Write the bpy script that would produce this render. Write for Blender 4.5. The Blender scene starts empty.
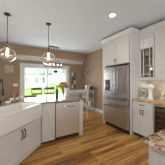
import bpy, bmesh, math, random
from mathutils import Vector, Matrix, noise
random.seed(7)
PI = math.pi
sc = bpy.context.scene
COL = sc.collection

# ------------------------------------------------------------------ camera, world, sun, exposure
cam_d = bpy.data.cameras.new('camera'); cam = bpy.data.objects.new('camera', cam_d); COL.objects.link(cam)
cam.location = (0, 0, 1.36); cam.rotation_euler = (math.radians(90), 0, math.radians(-30))
cam_d.sensor_width = 36; cam_d.lens = 118/165*36; cam_d.shift_y = -1.5/165; cam_d.clip_start = .05
sc.camera = cam
w = bpy.data.worlds.new('world'); sc.world = w; w.use_nodes = True
bg = w.node_tree.nodes['Background']; bg.inputs[0].default_value = (.86, .93, 1, 1); bg.inputs[1].default_value = 1.9
sun_d = bpy.data.lights.new('sun', 'SUN'); sun_d.energy = 2.2; sun_d.angle = .02; sun_d.color = (1, .95, .85)
sun = bpy.data.objects.new('sun', sun_d); COL.objects.link(sun); sun.rotation_euler = (math.radians(42), 0, math.radians(-25))

def area(name, loc, rot, sx, sy, e, c):
    d = bpy.data.lights.new(name, 'AREA'); d.shape = 'RECTANGLE'; d.size = sx; d.size_y = sy; d.energy = e; d.color = c
    o = bpy.data.objects.new(name, d); COL.objects.link(o); o.location = loc; o.rotation_euler = rot
    return o
# rear and left: added fill lights at unseen windows; last: daylight from the door
area('fill_rear', (1.1, -2.9, 1.75), (math.radians(90), 0, 0), 3.6, 1.9, 32, (.96, .975, 1))
area('fill_left', (-2.4, 1.0, 1.35), (math.radians(90), 0, math.radians(-90)), 2.6, 1.1, 32, (.93, .96, 1))
area('daylight_door', (1.31, 5.78, 1.05), (math.radians(-90), 0, 0), 2.0, 1.9, 62, (.93, .97, 1))
sc.view_settings.view_transform = 'Standard'; sc.view_settings.look = 'None'
sc.view_settings.gamma = 1; sc.view_settings.use_curve_mapping = False
sc.view_settings.exposure = 0.36

# ------------------------------------------------------------------ materials
def mat(name, col, rough=.5, metal=0, spec=.5):
    m = bpy.data.materials.new(name); m.use_nodes = True
    b = m.node_tree.nodes['Principled BSDF']
    b.inputs['Base Color'].default_value = (*col, 1); b.inputs['Roughness'].default_value = rough
    b.inputs['Metallic'].default_value = metal; b.inputs['Specular IOR Level'].default_value = spec
    return m, m.node_tree, b
def N(nt, t, **k):
    n = nt.nodes.new(t)
    for a, v in k.items(): setattr(n, a, v)
    return n
def ramp(nt, stops):
    r = N(nt, 'ShaderNodeValToRGB'); e = r.color_ramp.elements
    while len(e) < len(stops): e.new(.5)
    for i, (p, c) in enumerate(stops): e[i].position = p; e[i].color = (*c, 1)
    return r
def noisy(name, c1, c2, scale=6, rough=.5, metal=0, detail=3, stretch=(1, 1, 1), lo=.35, hi=.65, spec=.5, bump=0):
    m, nt, b = mat(name, c1, rough, metal, spec)
    tc = N(nt, 'ShaderNodeTexCoord'); mp = N(nt, 'ShaderNodeMapping'); mp.inputs['Scale'].default_value = stretch
    nz = N(nt, 'ShaderNodeTexNoise'); nz.inputs['Scale'].default_value = scale; nz.inputs['Detail'].default_value = detail
    r = ramp(nt, [(lo, c1), (hi, c2)])
    L = nt.links.new
    L(tc.outputs['Object'], mp.inputs[0]); L(mp.outputs[0], nz.inputs['Vector']); L(nz.outputs['Fac'], r.inputs[0]); L(r.outputs[0], b.inputs['Base Color'])
    if bump:
        bp = N(nt, 'ShaderNodeBump'); bp.inputs['Strength'].default_value = bump; bp.inputs['Distance'].default_value = .01
        L(nz.outputs['Fac'], bp.inputs['Height']); L(bp.outputs[0], b.inputs['Normal'])
    return m
M = {}
M['paint'] = noisy('cabinet_paint', (.66, .635, .60), (.69, .665, .63), 3, .38)
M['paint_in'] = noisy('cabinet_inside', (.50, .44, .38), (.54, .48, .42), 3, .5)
M['ceil'] = noisy('ceiling_paint', (.71, .76, .83), (.73, .78, .85), 8, .9)
M['wall'] = noisy('wall_paint', (.36, .255, .17), (.38, .27, .185), 5, .8)
M['trim'] = noisy('white_trim', (.74, .73, .71), (.78, .77, .75), 4, .4)
M['black'] = noisy('black_metal', (.018, .016, .015), (.03, .027, .025), 20, .35, .6)
M['bronze'] = noisy('bronze', (.022, .017, .014), (.04, .03, .024), 30, .45, .3)
M['steel'] = noisy('stainless', (.62, .61, .61), (.74, .73, .73), 5, .27, 1, 2, (60, 60, 1))
M['steel_h'] = noisy('stainless_flat', (.76, .76, .76), (.84, .84, .84), 5, .42, .8, 2, (1, 1, 60))
M['steel_d'] = noisy('stainless_drawer', (.58, .57, .56), (.68, .67, .66), 5, .3, 1, 2, (1, 1, 60))
M['island'] = noisy('island_grey', (.40, .375, .35), (.43, .40, .375), 3, .4)  # darker grey than the other cabinets
M['bright_pane'] = noisy('painted_bright_pane', (.82, .80, .74), (.86, .84, .78), 5, .3)  # opaque pale colour stands in for brightly lit, reflecting glass
M['handle_steel'] = noisy('dark_brushed_steel', (.30, .29, .28), (.38, .37, .36), 8, .22, 1)
M['chrome'] = noisy('bright_steel', (.75, .74, .73), (.8, .79, .78), 5, .15, 1)
M['darkplastic'] = noisy('dark_plastic', (.02, .02, .022), (.035, .035, .035), 10, .3)
M['toe'] = noisy('toe_kick', (.03, .026, .022), (.05, .043, .037), 10, .6)
M['sink'] = noisy('fireclay', (.80, .78, .74), (.83, .81, .77), 3, .14)
M['whiteplastic'] = noisy('white_plastic', (.78, .76, .73), (.82, .8, .77), 6, .3)
M['ceramic'] = noisy('ceramic', (.78, .76, .72), (.83, .8, .77), 6, .25)
M['whitewood'] = noisy('white_painted_wood', (.58, .56, .53), (.68, .66, .63), 12, .5)
M['darkwood'] = noisy('dark_wood', (.11, .05, .026), (.20, .095, .05), 6, .4, 0, 4, (1, 1, 8))
M['tabletop'] = noisy('pale_table', (.72, .70, .66), (.80, .78, .75), 5, .18)
M['bottle'] = noisy('dark_bottle_glass', (.014, .016, .012), (.03, .028, .02), 5, .08)
M['amber'] = noisy('amber_soap', (.13, .05, .015), (.2, .08, .03), 5, .12)
M['label'] = noisy('paper_label', (.68, .62, .52), (.76, .7, .6), 20, .8)
M['leaf'] = noisy('leaf', (.10, .20, .035), (.20, .34, .07), 9, .6)
M['treeleaf'] = noisy('tree_leaf', (.16, .28, .06), (.34, .46, .14), .6, .7)
M['bark'] = noisy('bark', (.10, .07, .05), (.18, .13, .09), 8, .9, bump=.5)
M['orange'] = noisy('orange_petal', (.62, .15, .008), (.80, .27, .015), 40, .6)
M['yellow'] = noisy('yellow_petal', (.78, .33, .015), (.88, .45, .03), 40, .6)
M['rust'] = noisy('rust_petal', (.34, .05, .008), (.5, .10, .012), 40, .6)
M['grass'] = noisy('lawn', (.20, .40, .07), (.34, .54, .13), 1.5, .9)
M['deck'] = noisy('deck_boards', (.62, .58, .52), (.7, .66, .6), 3, .7, 0, 3, (1, 20, 1))
M['roof'] = noisy('roof_shingles', (.22, .23, .25), (.33, .34, .36), 8, .9)
M['winglass'] = noisy('far_window', (.07, .09, .12), (.16, .18, .21), 1, .15)
M['clockwood'] = noisy('distressed_white', (.30, .24, .17), (.58, .52, .44), 25, .7)
M['tan'] = noisy('tan_board', (.30, .20, .12), (.40, .28, .18), 9, .7)
M['photo_dark'] = noisy('photo_dark', (.03, .025, .02), (.16, .13, .11), 18, .4)
M['photo_light'] = noisy('photo_light', (.55, .5, .45), (.8, .77, .72), 18, .4)
M['signtext'] = noisy('sign_lettering', (.68, .62, .53), (.74, .68, .58), 10, .8)
M['signboard'] = noisy('sign_board', (.42, .33, .24), (.47, .38, .28), 10, .8)
M['basket'] = noisy('woven_basket', (.22, .14, .07), (.36, .24, .13), 60, .9, bump=.6)
M['shelfwood'] = noisy('beech_shelf_front', (.42, .27, .13), (.52, .35, .18), 9, .5)

def emit(name, c, s):
    m = bpy.data.materials.new(name); m.use_nodes = True; nt = m.node_tree; nt.nodes.clear()
    e = N(nt, 'ShaderNodeEmission'); o = N(nt, 'ShaderNodeOutputMaterial'); e.inputs[0].default_value = (*c, 1); e.inputs[1].default_value = s
    nt.links.new(e.outputs[0], o.inputs[0]); return m
M['bulb'] = emit('warm_bulb', (1, .64, .28), 7)
M['lamp'] = emit('lamp_white', (1, .93, .82), 12)
M['strip'] = emit('strip_light', (1, .86, .66), 4)

def thin_glass(name, tint=(.97, .98, .97), ior=1.45, rough=.01, gl=(1, 1, 1), base=.05, top=.8, lo=.3):
    m = bpy.data.materials.new(name); m.use_nodes = True; nt = m.node_tree; nt.nodes.clear()
    t = N(nt, 'ShaderNodeBsdfTransparent'); g = N(nt, 'ShaderNodeBsdfGlossy'); f = N(nt, 'ShaderNodeLayerWeight'); x = N(nt, 'ShaderNodeMixShader'); o = N(nt, 'ShaderNodeOutputMaterial')
    t.inputs[0].default_value = (*tint, 1); g.inputs['Color'].default_value = (*gl, 1); g.inputs['Roughness'].default_value = rough; f.inputs[0].default_value = .5; f2 = N(nt, 'ShaderNodeMapRange'); f2.interpolation_type = 'SMOOTHSTEP'; f2.inputs[1].default_value = lo; f2.inputs[2].default_value = 1; f2.inputs[3].default_value = base; f2.inputs[4].default_value = top
    L = nt.links.new; L(f.outputs['Facing'], f2.inputs[0]); L(f2.outputs[0], x.inputs[0]); L(t.outputs[0], x.inputs[1]); L(g.outputs[0], x.inputs[2]); L(x.outputs[0], o.inputs[0]); return m
M['glass'] = thin_glass('window_glass')
M['pglass'] = thin_glass('pendant_glass', (.95, .93, .90), 1.6, .14, base=.14, top=1, lo=.40)
M['cabglass'] = thin_glass('cabinet_glass', (.9, .9, .88), 1.5)
M['coolglass'] = thin_glass('smoked_glass', (.62, .60, .58), 1.5)

def floor_mat():
    m, nt, b = mat('oak_planks', (.3, .15, .07), .34, 0, .35)
    L = nt.links.new
    tc = N(nt, 'ShaderNodeTexCoord'); br = N(nt, 'ShaderNodeTexBrick')
    br.offset = .37; br.inputs['Scale'].default_value = 1; br.inputs['Mortar Size'].default_value = .0016
    br.inputs['Brick Width'].default_value = 1.25; br.inputs['Row Height'].default_value = .095
    br.inputs['Color1'].default_value = (0, 0, 0, 1); br.inputs['Color2'].default_value = (1, 1, 1, 1); br.inputs['Mortar'].default_value = (.3, .3, .3, 1)
    L(tc.outputs['Object'], br.inputs['Vector'])
    mp = N(nt, 'ShaderNodeMapping'); mp.inputs['Scale'].default_value = (.8, 9, 1); L(tc.outputs['Object'], mp.inputs[0])
    wn = N(nt, 'ShaderNodeVectorMath', operation='MULTIPLY_ADD'); wn.inputs[1].default_value = (9, 9, 9)
    L(br.outputs['Color'], wn.inputs[0]); L(mp.outputs[0], wn.inputs[2])
    nz = N(nt, 'ShaderNodeTexNoise'); nz.inputs['Scale'].default_value = 1.8; nz.inputs['Detail'].default_value = 5; nz.inputs['Distortion'].default_value = .6
    L(wn.outputs[0], nz.inputs['Vector'])
    ad = N(nt, 'ShaderNodeMath', operation='MULTIPLY_ADD'); ad.inputs[1].default_value = .34
    sp = N(nt, 'ShaderNodeSeparateColor'); L(br.outputs['Color'], sp.inputs[0]); L(sp.outputs[0], ad.inputs[0])
    s2 = N(nt, 'ShaderNodeMath', operation='MULTIPLY'); s2.inputs[1].default_value = .75; L(nz.outputs['Fac'], s2.inputs[0]); L(s2.outputs[0], ad.inputs[2])
    r = ramp(nt, [(.30, (.15, .055, .009)), (.44, (.30, .125, .024)), (.58, (.46, .22, .055)), (.72, (.64, .36, .11))]); L(ad.outputs[0], r.inputs[0])
    mx = N(nt, 'ShaderNodeMix', data_type='RGBA'); mx.inputs[7].default_value = (.07, .03, .012, 1)
    L(br.outputs['Fac'], mx.inputs[0]); L(r.outputs[0], mx.inputs[6]); L(mx.outputs[2], b.inputs['Base Color'])
    return m
M['floor'] = floor_mat()
def granite(name, stops, scale, rough=.1):
    m, nt, b = mat(name, (.4, .3, .2), rough)
    L = nt.links.new
    tc = N(nt, 'ShaderNodeTexCoord')
    n1 = N(nt, 'ShaderNodeTexNoise'); n1.inputs['Scale'].default_value = scale; n1.inputs['Detail'].default_value = 6; n1.inputs['Roughness'].default_value = .7; n1.inputs['Distortion'].default_value = .8
    v = N(nt, 'ShaderNodeTexVoronoi'); v.inputs['Scale'].default_value = scale*4
    L(tc.outputs['Object'], n1.inputs['Vector']); L(tc.outputs['Object'], v.inputs['Vector'])
    a = N(nt, 'ShaderNodeMath', operation='MULTIPLY_ADD'); a.inputs[1].default_value = .22; L(v.outputs['Distance'], a.inputs[0]); L(n1.outputs['Fac'], a.inputs[2])
    r = ramp(nt, stops); L(a.outputs[0], r.inputs[0]); L(r.outputs[0], b.inputs['Base Color'])
    return m
M['granite'] = granite('tan_granite', [(.42, (.06, .035, .02)), (.52, (.30, .19, .10)), (.62, (.52, .37, .22)), (.75, (.66, .55, .42))], 9)
M['granite2'] = granite('island_granite', [(.46, (.022, .013, .008)), (.55, (.16, .085, .04)), (.62, (.42, .28, .15)), (.71, (.56, .43, .28)), (.82, (.30, .23, .18))], 10, .22)
M['granite3'] = granite('peninsula_granite', [(.42, (.08, .055, .045)), (.54, (.26, .19, .15)), (.68, (.46, .38, .32))], 10, .07)
M['granite_r'] = granite('honey_granite', [(.42, (.10, .05, .02)), (.54, (.42, .24, .10)), (.68, (.62, .40, .19)), (.8, (.70, .52, .32))], 9)

def tile_mat():
    m, nt, b = mat('backsplash_tile', (.6, .56, .5), .3)
    L = nt.links.new; tc = N(nt, 'ShaderNodeTexCoord'); mp = N(nt, 'ShaderNodeMapping'); mp.inputs['Rotation'].default_value = (PI/2, 0, PI/2)
    cx = N(nt, 'ShaderNodeCombineXYZ'); sx = N(nt, 'ShaderNodeSeparateXYZ'); L(tc.outputs['Object'], sx.inputs[0]); L(sx.outputs[1], cx.inputs[0]); L(sx.outputs[2], cx.inputs[1])
    br = N(nt, 'ShaderNodeTexBrick'); br.inputs['Scale'].default_value = 1; br.inputs['Brick Width'].default_value = .15; br.inputs['Row Height'].default_value = .075; br.inputs['Mortar Size'].default_value = .002
    br.inputs['Color1'].default_value = (.50, .45, .40, 1); br.inputs['Color2'].default_value = (.60, .56, .51, 1); br.inputs['Mortar'].default_value = (.42, .39, .35, 1)
    L(cx.outputs[0], br.inputs['Vector']); L(br.outputs['Color'], b.inputs['Base Color']); return m
M['tile'] = tile_mat()
def siding(name, c):
    m, nt, b = mat(name, c, .7); L = nt.links.new
    tc = N(nt, 'ShaderNodeTexCoord'); s = N(nt, 'ShaderNodeSeparateXYZ'); L(tc.outputs['Object'], s.inputs[0])
    f = N(nt, 'ShaderNodeMath', operation='MULTIPLY'); f.inputs[1].default_value = 6; L(s.outputs[2], f.inputs[0])
    fr = N(nt, 'ShaderNodeMath', operation='FRACT'); L(f.outputs[0], fr.inputs[0])
    r = ramp(nt, [(.0, tuple(x*.6 for x in c)), (.12, c)]); L(fr.outputs[0], r.inputs[0]); L(r.outputs[0], b.inputs['Base Color']); return m
M['siding'] = siding('pale_siding', (.66, .68, .72)); M['siding2'] = siding('white_siding', (.78, .77, .75))

# ------------------------------------------------------------------ helpers
def new(): return bmesh.new()
def obj(name, bm, m, parent=None, smooth=False, loc=None, rot=None):
    bmesh.ops.recalc_face_normals(bm, faces=bm.faces)
    me = bpy.data.meshes.new(name); bm.to_mesh(me); bm.free()
    if isinstance(m, (list, tuple)):
        for k in m: me.materials.append(M[k])
    else: me.materials.append(M[m])
    if smooth:
        for p in me.polygons: p.use_smooth = True
        try: me.set_sharp_from_angle(angle=math.radians(40))
        except Exception: pass
    o = bpy.data.objects.new(name, me); COL.objects.link(o)
    if parent: o.parent = parent
    if loc: o.location = loc
    if rot: o.rotation_euler = rot
    return o
def tag(o, label, cat, group=None):
    o['label'] = label; o['category'] = cat
    if group: o['group'] = group
    return o
def thing(name, label, cat, loc=(0, 0, 0), rz=0, group=None):
    o = bpy.data.objects.new(name, None); COL.objects.link(o); o.empty_display_size = .05
    o.location = loc; o.rotation_euler = (0, 0, rz); return tag(o, label, cat, group)
def struct(name, bm, m, parent=None, smooth=False):
    o = obj(name, bm, m, parent, smooth)
    if not parent: o['kind'] = 'structure'
    return o
def dup(root, loc, rz, label, group=None):
    r = root.copy(); COL.objects.link(r); r.location = loc; r.rotation_euler = (0, 0, rz); r['label'] = label
    if group: r['group'] = group
    for ch in list(root.children):
        c = ch.copy(); COL.objects.link(c); c.parent = r
        for g in list(ch.children):
            d = g.copy(); COL.objects.link(d); d.parent = c
    return r
def bx(bm, x0, x1, y0, y1, z0, z1, bev=0, mi=0, seg=1):
    r = bmesh.ops.create_cube(bm, size=1)
    vs = r['verts']
    for v in vs:
        v.co.x = x0 if v.co.x < 0 else x1; v.co.y = y0 if v.co.y < 0 else y1; v.co.z = z0 if v.co.z < 0 else z1
    fs = set(f for v in vs for f in v.link_faces)
    for f in fs: f.material_index = mi
    if bev:
        es = list(set(e for v in vs for e in v.link_edges))
        rr = bmesh.ops.bevel(bm, geom=es, offset=bev, segments=seg, affect='EDGES')
        for f in rr['faces']: f.material_index = mi
    return bm
def box(*a, **k): return bx(new(), *a, **k)
def tube(bm, pts, r, seg=8, cap=True):
    pts = [Vector(p) for p in pts]; rings = []
    rr = r if isinstance(r, (list, tuple)) else [r]*len(pts)
    up = None
    for i, p in enumerate(pts):
        d = (pts[min(i+1, len(pts)-1)] - pts[max(i-1, 0)]).normalized()
        if up is None:
            up = Vector((0, 0, 1)) if abs(d.z) < .9 else Vector((1, 0, 0))
        a = d.cross(up).normalized(); b_ = a.cross(d).normalized(); up = b_
        rings.append([bm.verts.new(p + (a*math.cos(2*PI*k/seg) + b_*math.sin(2*PI*k/seg))*rr[i]) for k in range(seg)])
    for i in range(len(rings)-1):
        for k in range(seg): bm.faces.new((rings[i][k], rings[i][(k+1) % seg], rings[i+1][(k+1) % seg], rings[i+1][k]))
    if cap: bm.faces.new(rings[0][::-1]); bm.faces.new(rings[-1])
    return bm
def lathe(bm, prof, c=(0, 0, 0), seg=24, cap0=True, cap1=True):
    rings = []
    for r, z in prof:
        rings.append([bm.verts.new((c[0]+r*math.cos(2*PI*k/seg), c[1]+r*math.sin(2*PI*k/seg), c[2]+z)) for k in range(seg)])
    for i in range(len(rings)-1):
        for k in range(seg): bm.faces.new((rings[i][k], rings[i][(k+1) % seg], rings[i+1][(k+1) % seg], rings[i+1][k]))
    if cap0: bm.faces.new(rings[0][::-1])
    if cap1: bm.faces.new(rings[-1])
    return bm
def prism(bm, pts, z0, z1, bev=0):
    a = [bm.verts.new((x, y, z0)) for x, y in pts]; b = [bm.verts.new((x, y, z1)) for x, y in pts]
    n = len(pts); fs = [bm.faces.new(a[::-1]), bm.faces.new(b)]
    for i in range(n): fs.append(bm.faces.new((a[i], a[(i+1) % n], b[(i+1) % n], b[i])))
    if bev: bmesh.ops.bevel(bm, geom=list(set(e for f in fs[:2] for e in f.edges)), offset=bev, segments=2, affect='EDGES')
    return bm
def profile_x(bm, prof, x0, x1):      # closed (y,z) profile swept along x
    a = [bm.verts.new((x0, y, z)) for y, z in prof]; b = [bm.verts.new((x1, y, z)) for y, z in prof]; n = len(prof)
    bm.faces.new(a); bm.faces.new(b[::-1])
    for i in range(n): bm.faces.new((a[i], b[i], b[(i+1) % n], a[(i+1) % n]))
    return bm
def shaker(x0, x1, z0, z1, y=-.02, t=.019, rail=.06, rec=.009):
    """recessed-panel front: frame with bevelled inner step, one mesh"""
    bm = box(x0, x1, y, y+t, z0, z1)
    f = min(bm.faces, key=lambda q: q.calc_center_median().y)
    bmesh.ops.inset_region(bm, faces=[f], thickness=rail)
    r = bmesh.ops.inset_region(bm, faces=[f], thickness=.006)
    bmesh.ops.translate(bm, verts=f.verts, vec=(0, rec, 0))
    es = [e for e in bm.edges if all(abs(v.co.y-y) < 1e-5 for v in e.verts) and (abs(e.verts[0].co.x-e.verts[1].co.x) < 1e-5 and (abs(e.verts[0].co.x-x0) < 1e-5 or abs(e.verts[0].co.x-x1) < 1e-5) or abs(e.verts[0].co.z-e.verts[1].co.z) < 1e-5 and (abs(e.verts[0].co.z-z0) < 1e-5 or abs(e.verts[0].co.z-z1) < 1e-5))]
    bmesh.ops.bevel(bm, geom=es, offset=.002, segments=1, affect='EDGES')
    return bm
def pull(parent, x, z, L=.13, vert=True, y=-.02, m='bronze', r=.008):
    """arched bar pull with two feet"""
    bm = new(); h = L/2; pts = []
    for i in range(9):
        s = -1 + 2*i/8; d = .028*(1-s**4)**.5 if abs(s) < 1 else 0
        pts.append((x, y-max(d, 0), z+s*h) if vert else (x+s*h, y-max(d, 0), z))
    tube(bm, pts, r, 8)
    for s in (-1, 1):
        if vert: bx(bm, x-.009, x+.009, y-.006, y, z+s*h-.012, z+s*h+.012, .002)
        else: bx(bm, x+s*h-.012, x+s*h+.012, y-.006, y, z-.009, z+.009, .002)
    return obj('handle', bm, m, parent, True)

# ------------------------------------------------------------------ room shell
CZ = 2.74; WX = 3.2; WY = 5.55; LX = -2.5; RY = -3.0
struct('floor', box(LX-.15, WX+.15, RY-.15, WY+.2, -.1, 0), 'floor')
struct('ceiling', box(LX-.15, WX+.15, RY-.15, WY+.2, CZ, CZ+.15), 'ceil')
DX0, DX1, DZ = .29, 2.33, 2.02     # patio door opening
bm = box(LX-.15, DX0, WY, WY+.2, 0, CZ); bx(bm, DX1, WX+.15, WY, WY+.2, 0, CZ); bx(bm, DX0, DX1, WY, WY+.2, DZ, CZ)
struct('wall_back', bm, 'wall')
struct('wall_right', box(WX, WX+.15, RY, WY, 0, CZ), 'wall')
bm = box(LX-.15, LX, RY, -.4, 0, CZ); bx(bm, LX-.15, LX, 2.4, WY, 0, CZ); bx(bm, LX-.15, LX, -.4, 2.4, 0, .8); bx(bm, LX-.15, LX, -.4, 2.4, 2.4, CZ)
struct('wall_left', bm, 'wall')
bm = box(LX-.15, -1.3, RY-.15, RY, 0, CZ); bx(bm, 2.5, WX+.15, RY-.15, RY, 0, CZ); bx(bm, -1.3, 2.5, RY-.15, RY, 0, .6); bx(bm, -1.3, 2.5, RY-.15, RY, 2.6, CZ)
struct('wall_rear', bm, 'wall')
for nm, b4 in (('added_window_1', (LX-.1, LX-.05, -.4, 2.4, .8, 2.4)), ('added_window_2', (-1.3, 2.5, RY-.1, RY-.05, .6, 2.6))):  # unseen windows, added so sky light enters the room
    x0, x1, y0, y1, z0, z1 = b4; bm = new()
    if x1-x0 < .1:
        for y in (y0, (y0+y1)/2-.03, y1-.06): bx(bm, x0, x1, y, y+.06, z0, z1)
        bx(bm, x0, x1, y0, y1, z0, z0+.06); bx(bm, x0, x1, y0, y1, z1-.06, z1)
        g = box(x0+.02, x0+.026, y0, y1, z0, z1)
    else:
        for x in (x0, (x0+x1)/2-.03, x1-.06): bx(bm, x, x+.06, y0, y1, z0, z1)
        bx(bm, x0, x1, y0, y1, z0, z0+.06); bx(bm, x0, x1, y0, y1, z1-.06, z1)
        g = box(x0, x1, y0+.02, y0+.026, z0, z1)
    wo = struct(nm, bm, 'trim'); obj('glass_pane', g, 'glass', wo)
# soffit over the dining wall: brown face, white underside
bm = box(LX, WX, 5.17, WY, 2.37, CZ)
for f in bm.faces:
    if f.normal.z < -.5 or f.calc_center_median().z < 2.371: f.material_index = 1
struct('trim_1', bm, ['wall', 'trim'])
# white moulding along the wall under the soffit
struct('trim_4', profile_x(new(), [(WY, 2.25), (WY-.015, 2.25), (WY-.03, 2.28), (WY-.09, 2.35), (WY-.09, 2.37), (WY, 2.37)], LX, WX), 'trim')
# baseboards
def base_prof(bm, x0, x1): return profile_x(bm, [(0, 0), (-.016, 0), (-.016, .10), (-.010, .125), (0, .13)], x0, x1)
bm = base_prof(new(), LX, DX0-.09); base_prof(bm, DX1+.09, WX-.016)
o = struct('baseboard_back', bm, 'trim'); o.location.y = WY
bm = base_prof(new(), 0, WY-3.06); o = struct('baseboard_right', bm, 'trim'); o.location = (WX, WY, 0); o.rotation_euler.z = -PI/2
# patio door casing
bm = box(DX0-.09, DX0, WY-.02, WY, 0, DZ+.09, .004); bx(bm, DX1, DX1+.09, WY-.02, WY, 0, DZ+.09, .004); bx(bm, DX0-.1, DX1+.1, WY-.024, WY, DZ, DZ+.09, .004)
struct('trim_2', bm, 'trim')
# sliding patio door: frame, two panels with a pane each
bm = box(DX0, DX0+.04, WY+.02, WY+.16, 0, DZ); bx(bm, DX1-.04, DX1, WY+.02, WY+.16, 0, DZ); bx(bm, DX0, DX1, WY+.02, WY+.16, DZ-.04, DZ); bx(bm, DX0, DX1, WY+.02, WY+.16, 0, .03)
dr = struct('door_1', bm, 'trim')
mid = (DX0+DX1)/2
for x0, x1, y in ((DX0+.04, mid+.035, WY+.04), (mid-.035, DX1-.04, WY+.09)):
    s = .052; z0, z1 = .03, DZ-.04
    bm = box(x0, x0+s, y, y+.04, z0, z1, .003); bx(bm, x1-s, x1, y, y+.04, z0, z1, .003); bx(bm, x0+s, x1-s, y, y+.04, z0, z0+.11); bx(bm, x0+s, x1-s, y, y+.04, z1-s, z1)
    p = obj('sliding_panel', bm, 'trim', dr); obj('glass_pane', box(x0+s, x1-s, y+.017, y+.023, z0+.11, z1-s), 'glass', p)
bm = tube(new(), [(mid-.01, WY+.04, .92), (mid-.01, WY+.0, .94), (mid-.01, WY+.0, 1.16), (mid-.01, WY+.04, 1.18)], .009)
obj('door_handle', bm, 'black', dr, True)
# backsplash
struct('trim_3', box(WX-.01, WX, .2, 1.95, .915, 1.40), 'tile')

# ------------------------------------------------------------------ outdoors
struct('ground', box(-60, 60, WY+.25, 120, -.6, -.35), 'grass')
struct('patio', box(-1.2, 4.5, WY+.2, 8.4, -.35, -.05), 'deck')
def far_house(loc, rz, W, D, H, m, label, wins):
    t = thing('house', label, 'house', loc, rz)
    obj('wall', box(-W/2, W/2, 0, D, 0, H), m, t)
    bm = new(); e = .5; prof = [(-e, H-.05), (D/2, H+1.9), (D+e, H-.05), (D+e, H+.12), (D/2, H+2.1), (-e, H+.12)]
    profile_x(bm, prof, -W/2-e, W/2+e); obj('roof', bm, 'roof', t)
    for s in (-1, 1):
        bm = new(); a = [bm.verts.new((s*W/2, y, z)) for y, z in ((0, H), (D, H), (D/2, H+1.95))]; b = [bm.verts.new((s*(W/2-.1), y, z)) for y, z in ((0, H), (D, H), (D/2, H+1.95))]
        bm.faces.new(a); bm.faces.new(b)
        for i in range(3): bm.faces.new((a[i], a[(i+1) % 3], b[(i+1) % 3], b[i]))
        obj('gable', bm, m, t)
    for x, z, ww, hh in wins:
        bm = box(x-ww/2-.1, x+ww/2+.1, -.06, 0, z-.1, z); bx(bm, x-ww/2-.1, x+ww/2+.1, -.06, 0, z+hh, z+hh+.1); bx(bm, x-ww/2-.1, x-ww/2, -.06, 0, z, z+hh); bx(bm, x+ww/2, x+ww/2+.1, -.06, 0, z, z+hh)
        bx(bm, x-.03, x+.03, -.05, 0, z, z+hh); bx(bm, x-ww/2, x+ww/2, -.05, 0, z+hh/2-.03, z+hh/2+.03)
        f = obj('window', bm, 'trim', t); obj('pane', box(x-ww/2, x+ww/2, -.02, 0, z, z+hh), 'winglass', f)
    return t
far_house((3.2, 31, -.35), math.radians(-15), 9.5, 7, 3.5, 'siding', 'pale grey sided house with grey roof across the lawn, left door pane', [(-3, 1.3, .9, 1.3), (-1, 1.3, .9, 1.3), (1.6, 1.3, .9, 1.3), (3.4, 1.3, .9, 1.3)])
far_house((17.5, 33, -.35), math.radians(-25), 9, 7, 4.2, 'siding2', 'white sided house seen through the right pane of the patio door', [(-3, 1.3, 1, 1.4), (-.5, 1.3, 1, 1.4), (2.5, 1.3, 1, 1.4)])
def leaves(bm, c, R, n, s, flat=.8):
    for _ in range(n):
        v = Vector((random.gauss(0, 1), random.gauss(0, 1), random.gauss(0, 1))).normalized()*R*(random.random()**.4)
        v.z *= flat; p = Vector(c)+v
        a = Vector((random.gauss(0, 1), random.gauss(0, 1), random.gauss(0, 1))).normalized(); b_ = a.orthogonal().normalized()
        bm.faces.new([bm.verts.new(p+q) for q in (a*s, b_*s*.55, -a*s, -b_*s*.55)])
def tree(loc, H, R, label, n=900):
    t = thing('tree', label, 'tree', loc, 0, 'trees on the lawn')
    bm = tube(new(), [(0, 0, -.02), (.05, 0, H*.3), (0, .1, H*.7)], [R*.09, R*.065, R*.03])
    for k in range(5):
        a = k*1.3; tube(bm, [(0, 0, H*(.3+.06*k)), (R*.5*math.cos(a), R*.5*math.sin(a), H*(.55+.06*k))], [R*.035, R*.015])
    obj('trunk', bm, 'bark', t, True)
    bm = new()
    for k in range(9):
        a = k*2.4; leaves(bm, (R*.5*math.cos(a), R*.5*math.sin(a), H*(.5+.045*k)), R*.6, n//9, R*.09)
    obj('foliage', bm, 'treeleaf', t)
tree((10.3, 24, -.35), 6.5, 1.7, 'broad leafy tree standing between the two houses')
tree((-.9, 27, -.35), 5.0, 1.5, 'small leafy tree left of the pale grey house')
tree((19.5, 26, -.35), 4.2, 1.5, 'low leafy tree in front of the white house')

# ------------------------------------------------------------------ peninsula run
Cx, Cy = .494, 2.575; S = math.sqrt(.5); TOP = .915; TH = .035; CAB = TOP-TH
def dg(t, d):   # along the diagonal towards the camera, d = towards the back
    return (Cx - S*t - S*d, Cy - S*t + S*d)
# sink base cabinet (diagonal)
W = 1.05
base = dg(W+.02, 0)
t = thing('sink_base_cabinet', 'white double door cabinet under the apron front sink', 'cabinet', (*base, 0), PI/4)
bm = box(0, W, .0, .019, .10, .625); bx(bm, 0, .018, 0, .56, .04, .625); bx(bm, W-.018, W, 0, .56, .04, .625); bx(bm, 0, W, .54, .56, .04, .625); bx(bm, 0, W, .019, .54, .10, .12)
bx(bm, 0, W, .0, .019, .03, .10)
obj('carcass', bm, 'paint', t)
obj('toe_kick', box(0, W, .03, .045, 0, .04), 'toe', t)
for i, (a, b_) in enumerate(((.03, W/2-.002), (W/2+.002, W-.03))):
    d = obj('door', shaker(a, b_, .11, .60, rail=.065), 'paint', t)
    pull(d, W/2-.030 if i == 0 else W/2+.030, .485, .15)
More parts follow.
